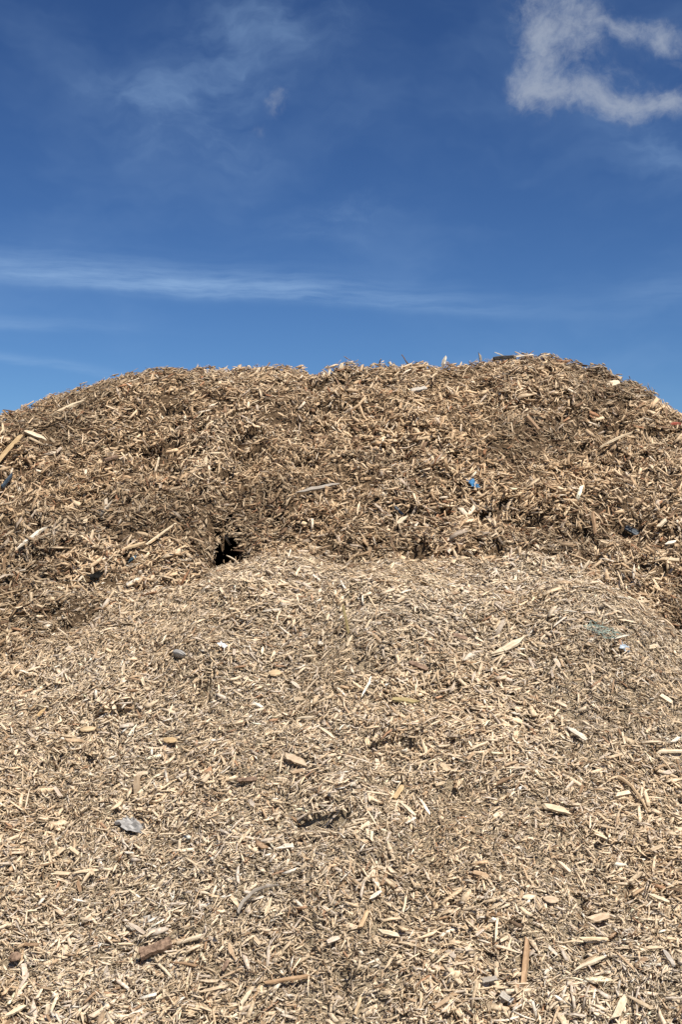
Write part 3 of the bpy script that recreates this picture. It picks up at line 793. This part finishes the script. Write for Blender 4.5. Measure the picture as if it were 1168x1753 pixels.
def sliver_shapes(P, D, W, Nn, L, Wd, T):
    c = len(P)
    V = np.empty((c, 4, 3))
    a, b, t = (L / 2)[:, None], (Wd / 2)[:, None], (T)[:, None]
    V[:, 0] = P - D * a
    V[:, 1] = P + D * a
    V[:, 2] = P + W * b + D * a * rng.uniform(-.6, .6, (c, 1))
    V[:, 3] = P - W * b * 0.6 + Nn * t
    F = (np.arange(c) * 4)[:, None, None] + np.array([(0, 2, 1), (0, 1, 3), (1, 2, 3), (2, 0, 3)])[None]
    return V.reshape(-1, 3), F.reshape(-1, 3)


def clear_of_finds(P):
    """True where a chip would lie on one of the singled-out pieces"""
    hide = np.zeros(len(P), bool)
    for f in FINDS:
        a, b = np.array(f[3]), np.array(f[4])
        ab = b - a
        near = np.abs(P - (a + b) / 2).max(1) < np.linalg.norm(ab) / 2 + f[5] + 0.03
        idx = np.where(near)[0]
        if not len(idx):
            continue
        p = P[idx]
        t = np.clip(((p - a) @ ab) / max(ab @ ab, 1e-9), 0.02, 0.98)
        dist = np.linalg.norm(p - (a + t[:, None] * ab), axis=1)
        hide[idx[dist < f[5] * 0.5 + 0.022]] = True
    return hide


LAYERS = {True: [], False: []}


def add_layer(n_try, length, sigma, lmin, lmax, aspect, tilt, roll, lift, rings, only=None):
    x, y, z, front, n, out = spread(n_try, only)
    c = len(x)
    grow = np.where(out < 0.2, 1.0, np.where(out < 1.0, 1.35, 2.0)) * np.where(y < 4.0, 1.3, 1.0)
    coarse = np.where(front, 1.0, 1.08)
    L = np.clip(np.exp(rng.normal(math.log(length), sigma, c)), lmin, lmax) * grow * coarse * np.clip(1 + 0.75 * fbm(x * 2.7, y * 2.7, 131, 3), np.where(front, 0.72, 0.85), 1.5)
    Wd = np.clip(L * np.exp(rng.normal(math.log(aspect), 0.42, c)), 0.0025, 0.028) * np.where(front, 1.0, 1.08)
    T = np.clip(Wd * rng.uniform(0.18, 0.6, c), 0.0012, 0.009)
    up = clump(x, y, front) + rng.uniform(lift[0], lift[1], c) * np.where(front, 1.0, 1.35)
    steep = np.where(rng.random(c) < 0.06, 2.2, 1.0) * np.where(front, 1.0, np.where(y > 9.1, 0.75, 1.35))
    d, w, nn = frames(x, y, n, front, tilt * steep, roll, np.where(front, 1.05, 1.05))
    P = np.stack([x, y, z], -1) + n * up[:, None]
    under = clear_of_finds(P) & (up - clump(x, y, front) > -0.014)
    P[under] -= n[under] * 0.017
    k = np.ones(c, bool)
    tint = pick_tints(c, front, x, y)
    for flag in (True, False):
        s = k & (front == flag)
        if not s.any():
            continue
        if rings:
            V, F = chip_shapes(P[s], d[s], w[s], nn[s], L[s], Wd[s], T[s], rings)
            per = 4 * rings
        else:
            V, F = sliver_shapes(P[s], d[s], w[s], nn[s], L[s], Wd[s], T[s])
            per = 4
        LAYERS[flag].append((V, F, np.repeat(tint[s], per, 0)))


# deep, middle and top layers, then fines
add_layer(int(150000 * DENS), 0.046, 0.30, 0.02, 0.09, 0.27, 0.18, 0.4, (-0.026, -0.010), 2, True)
add_layer(int(430000 * DENS), 0.027, 0.42, 0.011, 0.070, 0.165, 0.20, 0.45, (-0.012, 0.007), 2, True)
add_layer(int(150000 * DENS), 0.037, 0.42, 0.016, 0.080, 0.125, 0.22, 0.5, (0.000, 0.013), 3, True)
add_layer(int(900000 * DENS), 0.023, 0.45, 0.008, 0.055, 0.19, 0.24, 0.5, (-0.008, 0.011), 0, True)
add_layer(int(85000 * DENS), 0.050, 0.30, 0.02, 0.09, 0.27, 0.25, 0.5, (-0.030, -0.010), 2, False)
add_layer(int(240000 * DENS), 0.034, 0.44, 0.013, 0.09, 0.16, 0.28, 0.55, (-0.012, 0.010), 2, False)
add_layer(int(90000 * DENS), 0.044, 0.42, 0.02, 0.10, 0.125, 0.30, 0.55, (0.002, 0.020), 3, False)
add_layer(int(330000 * DENS), 0.026, 0.45, 0.010, 0.06, 0.18, 0.32, 0.6, (-0.008, 0.017), 0, False)


def litter(flag, parent, base):
    vs, loops, starts, tints, vo, lo = [], [], [], [], 0, 0
    for V, F, T in LAYERS[flag]:
        vs.append(V - base)
        tints.append(T)
        loops.append((F + vo).ravel())
        starts.append(lo + np.arange(len(F)) * F.shape[1])
        vo += len(V)
        lo += F.size
    t = np.concatenate(tints)
    t = np.concatenate([t, np.ones((len(t), 1))], 1)
    me = mesh_from_arrays("loose_chips", np.concatenate(vs), np.concatenate(loops), np.concatenate(starts), t)
    o = link("loose_chips", me, parent, MAT_CHIPS)
    tag(o, kind='stuff')
    print("litter", flag, "tris", sum(len(F) * (F.shape[1] - 2) for V, F, T in LAYERS[flag]))
    return o


litter(True, pile_front, BASE_F)
litter(False, pile_back, BASE_B)
LAYERS.clear()


# ------------------------------------------------------------------ shapes for single pieces
def bar_mesh(name, L, W, T, seed, taper=(0.8, 0.8), bend=0.03, segs=4, jag=0.06, sides=6, belly=0.0, wig=0.02, ramp=0.45):
    """a split piece of wood lying along X: bevelled section, uneven faces, ragged or pointed ends"""
    r = random.Random(seed)
    sec = [(-1, -.45), (-.55, -1), (.55, -1), (1, -.35), (.6, 1), (-.6, 1)] if sides == 6 else [(-1, -1), (1, -1), (1, 1), (-1, 1)]
    v, f = [], []
    k = len(sec)
    wob = [r.gauss(0, wig) * L for _ in range(segs + 1)]
    sk0, sk1 = r.gauss(0, 0.5) * W, r.gauss(0, 0.5) * W
    for i in range(segs + 1):
        u = i / segs
        w = taper[0] + (1 - taper[0]) * min(1, u / ramp) if u < 0.5 else taper[1] + (1 - taper[1]) * min(1, (1 - u) / ramp)
        w *= 1 + belly * math.sin(math.pi * u)
        zoff = bend * L * (1 - (2 * u - 1) ** 2)
        for (a, b) in sec:
            x = (u - 0.5) * L
            if i == 0:
                x += a * sk0 * w + r.uniform(-jag, jag) * L
            if i == segs:
                x += a * sk1 * w + r.uniform(-jag, jag) * L
            v.append((x, a * W / 2 * w * r.uniform(.88, 1.1) + wob[i] * 0.5, b * T / 2 * (0.45 + 0.55 * w) * r.uniform(.85, 1.12) + zoff))
    f.append(tuple(reversed(range(k))))
    for i in range(segs):
        for j in range(k):
            f.append((i * k + j, i * k + (j + 1) % k, (i + 1) * k + (j + 1) % k, (i + 1) * k + j))
    f.append(tuple(segs * k + j for j in range(k)))
    me = bpy.data.meshes.new(name)
    me.from_pydata(v, [], f)
    return me


def slab_mesh(name, L, W, T, seed, curl=0.12, round_=False):
    """a broken flake of bark or a round slice: uneven outline, curled, ridged along its length"""
    r = random.Random(seed)
    nx, ny = (9, 9) if round_ else (10, 5)
    v, f = [], []
    edge0 = [r.uniform(-.5, .35) for _ in range(ny + 1)]
    edge1 = [r.uniform(-.35, .5) for _ in range(ny + 1)]
    hump = [r.gauss(0, .18) for _ in range(ny + 1)]
    for side in (1, -1):
        for i in range(nx + 1):
            for j in range(ny + 1):
                a, b = 2 * i / nx - 1, 2 * j / ny - 1
                if round_:
                    # square grid folded on to a disc
                    x = a * math.sqrt(1 - b * b / 2) * L / 2
                    y = b * math.sqrt(1 - a * a / 2) * W / 2
                    rr = random.Random(seed * 131 + (i * 17 + j))
                    x *= 1 + rr.uniform(-.12, .07)
                    y *= 1 + rr.uniform(-.12, .07)
                    z = curl * L * 0.3 * (1 - a * a - b * b) * 0.5
                    edge = min(1.0, 2.2 * (1.02 - max(abs(a), abs(b))) + .25)
                else:
                    rr = random.Random(seed * 977 + i * 31 + j)
                    x = (a + (edge0[j] * .22 if i == 0 else 0) + (edge1[j] * .22 if i == nx else 0)) * L / 2
                    y = b * W / 2 * (0.88 + 0.07 * math.sin(3 * a + seed) + rr.uniform(-.10, .08)) + 0.05 * W * math.sin(2.1 * a + seed)
                    z = curl * W * (1 - b * b) * 0.6 + hump[j] * T * 0.8 + rr.uniform(-.15, .15) * T
                    edge = 1.0
                v.append((x, y, z + side * T / 2 * edge))
    off = (nx + 1) * (ny + 1)
    idx = lambda i, j: i * (ny + 1) + j
    for i in range(nx):
        for j in range(ny):
            f.append((idx(i, j), idx(i + 1, j), idx(i + 1, j + 1), idx(i, j + 1)))
            f.append((off + idx(i, j), off + idx(i, j + 1), off + idx(i + 1, j + 1), off + idx(i + 1, j)))
    rim = [idx(i, 0) for i in range(nx)] + [idx(nx, j) for j in range(ny)] + [idx(i, ny) for i in range(nx, 0, -1)] + [idx(0, j) for j in range(ny, 0, -1)]
    for a, b in zip(rim, rim[1:] + rim[:1]):
        f.append((a, off + a, off + b, b))
    me = bpy.data.meshes.new(name)
    me.from_pydata(v, [], f)
    return me


def scrap_mesh(name, L, W, T, seed):
    """a torn, crumpled scrap of sheet with a ragged outline"""
    r = random.Random(seed)
    n = 7
    ph = [r.uniform(0, 6.3) for _ in range(4)]
    v, f = [], []
    rad = [r.uniform(.62, 1.15) for _ in range(4 * n)]
    for side in (1, -1):
        for i in range(n + 1):
            for j in range(n + 1):
                a, b = 2 * i / n - 1, 2 * j / n - 1
                ang = math.atan2(b, a) + math.pi
                k = rad[int(ang / (2 * math.pi) * (4 * n)) % (4 * n)]
                s = 1 + (k - 1) * max(abs(a), abs(b)) ** 3
                z = 0.16 * W * math.sin(4.2 * a + ph[0]) * math.cos(3.1 * b + ph[1]) + 0.10 * W * math.sin(7 * a + 5 * b + ph[2])
                v.append((a * s * L / 2, b * s * W / 2, z + side * T / 2))
    off = (n + 1) ** 2
    idx = lambda i, j: i * (n + 1) + j
    for i in range(n):
        for j in range(n):
            f.append((idx(i, j), idx(i + 1, j), idx(i + 1, j + 1), idx(i, j + 1)))
            f.append((off + idx(i, j), off + idx(i, j + 1), off + idx(i + 1, j + 1), off + idx(i + 1, j)))
    rim = [idx(i, 0) for i in range(n)] + [idx(n, j) for j in range(n)] + [idx(i, n) for i in range(n, 0, -1)] + [idx(0, j) for j in range(n, 0, -1)]
    for a, b in zip(rim, rim[1:] + rim[:1]):
        f.append((a, off + a, off + b, b))
    me = bpy.data.meshes.new(name)
    me.from_pydata(v, [], f)
    return me


def twig_mesh(name, L, W, seed, bend):
    r = random.Random(seed)
    n, k = 9, 6
    v, f = [], []
    for i in range(n + 1):
        u = i / n
        rad = W / 2 * (1.0 - 0.45 * u) * r.uniform(.85, 1.15)
        cy = bend * L * (1 - (2 * u - 1) ** 2) + r.gauss(0, .012) * L
        cz = 0.05 * L * math.sin(3 * u) + r.gauss(0, .008) * L
        for j in range(k):
            t = j * math.tau / k
            v.append(((u - .5) * L, cy + rad * math.cos(t), cz + rad * math.sin(t)))
    f.append(tuple(reversed(range(k))))
    for i in range(n):
        for j in range(k):
            f.append((i * k + j, i * k + (j + 1) % k, (i + 1) * k + (j + 1) % k, (i + 1) * k + j))
    f.append(tuple(n * k + j for j in range(k)))
    me = bpy.data.meshes.new(name)
    me.from_pydata(v, [], f)
    return me


def net_mesh(name, L, W, seed):
    """a rucked tangle of string: knotted strands, all crossing in shared knots"""
    r = random.Random(seed)
    nx, ny = 9, 6
    pts = {}
    for i in range(nx + 1):
        for j in range(ny + 1):
            pts[i, j] = Vector(((i / nx - .5) * L + r.gauss(0, .05) * L, (j / ny - .5) * W + r.gauss(0, .10) * W, r.uniform(-.004, .014)))
    v, f, knot = [], [], {}
    h = 0.0016
    for key, p in pts.items():
        knot[key] = len(v)
        for dx, dy, dz in ((-h, -h, 0), (h, -h, 0), (h, h, 0), (-h, h, 0), (0, 0, h * 1.5)):
            v.append((p.x + dx, p.y + dy, p.z + dz))
    for (i, j), b in knot.items():
        f += [(b, b + 1, b + 4), (b + 1, b + 2, b + 4), (b + 2, b + 3, b + 4), (b + 3, b, b + 4), (b + 3, b + 2, b + 1, b)]
        if i < nx and r.random() < .9:
            c = knot[i + 1, j]
            f += [(b + 1, c, c + 4, b + 4), (b + 4, c + 4, c + 3, b + 2), (b + 2, c + 3, c, b + 1)]
        if j < ny and r.random() < .75:
            c = knot[i, j + 1]
            f += [(b + 2, c + 1, c + 4, b + 4), (b + 4, c + 4, c, b + 3), (b + 3, c, c + 1, b + 2)]
    me = bpy.data.meshes.new(name)
    me.from_pydata(v, [], f)
    return me


def frame_matrix(p, d, n):
    d = d.normalized()
    w = n.cross(d)
    if w.length < 1e-4:
        w = Vector((1, 0, 0)).cross(d)
    w.normalize()
    n = d.cross(w)
    return Matrix(((d.x, w.x, n.x, p.x), (d.y, w.y, n.y, p.y), (d.z, w.z, n.z, p.z), (0, 0, 0, 1)))


# ------------------------------------------------------------------ the larger chips of each heap, one object each
def big_chips():
    r = random.Random(23)
    lib = {}
    for flag in (True, False):
        lib[flag] = []
        for k in range(26):
            style = k % 5
            if style == 0:      # long splinter
                me = bar_mesh("wood_chip", 0.13, 0.010, 0.005, 100 + k, (0.4, 0.8), 0.03, 3, sides=4, ramp=.3)
            elif style == 1:    # slim stick
                me = bar_mesh("wood_chip", 0.105, 0.013, 0.006, 200 + k, (0.85, 0.95), 0.015, 3, sides=4)
            elif style == 2:    # broad flake
                me = bar_mesh("wood_chip", 0.075, 0.024, 0.005, 300 + k, (0.85, 0.7), 0.03, 3, sides=4, ramp=.2)
            elif style == 3:    # pointed sliver
                me = bar_mesh("wood_chip", 0.115, 0.015, 0.005, 400 + k, (0.15, 0.8), 0.04, 4, sides=4, ramp=.35)
            else:               # short block
                me = bar_mesh("wood_chip", 0.066, 0.018, 0.010, 500 + k, (0.95, 0.9), 0.01, 3, sides=4)
            me.materials.append(MAT_WOOD)
            lib[flag].append(me)
    for flag, parent, base, tints, probs in ((True, pile_front, BASE_F, FRONT_TINTS, FRONT_P), (False, pile_back, BASE_B, BACK_TINTS, BACK_P)):
        made = 0
        while made < 300:
            if flag:
                y = r.uniform(4.35, 7.2)
            else:
                y = r.uniform(6.7, 9.75)
            x = r.uniform(-1, 1) * (0.277 * y)
            xa, ya = np.array([x]), np.array([y])
            zf, zb = float(front_height(xa, ya)[0]), float(back_height(xa, ya)[0])
            if (zf > zb) != flag:
                continue
            fa = np.array([flag])
            n, s = macro_normal(xa, ya, fa)
            p = np.array([x, y, max(zf, zb)]) + n[0] * (float(clump(xa, ya, fa)[0]) + r.uniform(0.003, 0.013) * (1 if flag else 1.5))
            if clear_of_finds(p[None])[0]:
                continue
            nv = Vector(n[0])
            e1 = Vector((0, 1, 0)).cross(nv).normalized()
            e2 = nv.cross(e1)
            th = r.uniform(0, math.tau)
            t = r.gauss(0, 0.16 if flag else 0.28)
            d = (e1 * math.cos(th) + e2 * math.sin(th)) * math.cos(t) + nv * math.sin(t)
            up = (nv + Vector((r.gauss(0, .25), r.gauss(0, .25), r.gauss(0, .25)))).normalized()
            o = bpy.data.objects.new("wood_chip", r.choice(lib[flag]))
            COL.objects.link(o)
            o.parent = parent
            sc = r.uniform(0.60, 0.95) * (1.0 if flag else 1.08)
            o.matrix_local = Matrix.Translation(-Vector(base)) @ frame_matrix(Vector(p), d, up) @ Matrix.Diagonal((sc, sc * r.uniform(.8, 1.15), sc, 1))
            c = tints[r.choices(range(len(tints)), weights=list(probs))[0]]
            b = r.uniform(0.85, 1.08)
            o.color = (min(.8, c[0] * b), min(.8, c[1] * b), min(.8, c[2] * b), 1)
            made += 1


big_chips()


# ------------------------------------------------------------------ pieces one could point to
def build_finds():
    for k, (name, kind, mat, a, b, W, T, colr, roll, opt, cat, label) in enumerate(FINDS):
        a, b = Vector(a), Vector(b)
        L = (b - a).length
        seed = 1000 + 7 * k
        if kind == 'splinter':
            me = bar_mesh(name, L, W, T, seed, (opt.get('t0', .2), opt.get('t1', .6)), opt.get('bend', .02), 6, sides=4, ramp=.3)
        elif kind == 'board':
            me = bar_mesh(name, L, W, T, seed, (.92, .9), opt.get('bend', .01), 5, 0.025, wig=.006)
        elif kind == 'leaf':
            me = bar_mesh(name, L, W, T, seed, (.78, .6), opt.get('bend', .03), 6, 0.06, sides=4, ramp=.22)
        elif kind == 'slab':
            me = slab_mesh(name, L, W, T, seed, opt.get('curl', .12))
        elif kind == 'disc':
            me = slab_mesh(name, L, W, T, seed, .3, True)
        elif kind == 'scrap':
            me = scrap_mesh(name, L, W, T, seed)
        elif kind == 'twig':
            me = twig_mesh(name, L, W, seed, opt.get('bend', .1))
        else:
            me = net_mesh(name, L, W, seed)
        o = link(name, me, None, MATS[mat])
        mid = (a + b) / 2
        xa, ya = np.array([mid.x]), np.array([mid.y])
        fr = front_height(xa, ya) > back_height(xa, ya)
        n, s = macro_normal(xa, ya, fr)
        nv = Vector(n[0])
        d = (b - a).normalized()
        nv = Matrix.Rotation(roll, 3, d) @ nv
        o.matrix_world = frame_matrix(mid, d, nv)
        o.color = (colr[0], colr[1], colr[2], 1)
        tag(o, label, cat)


build_finds()
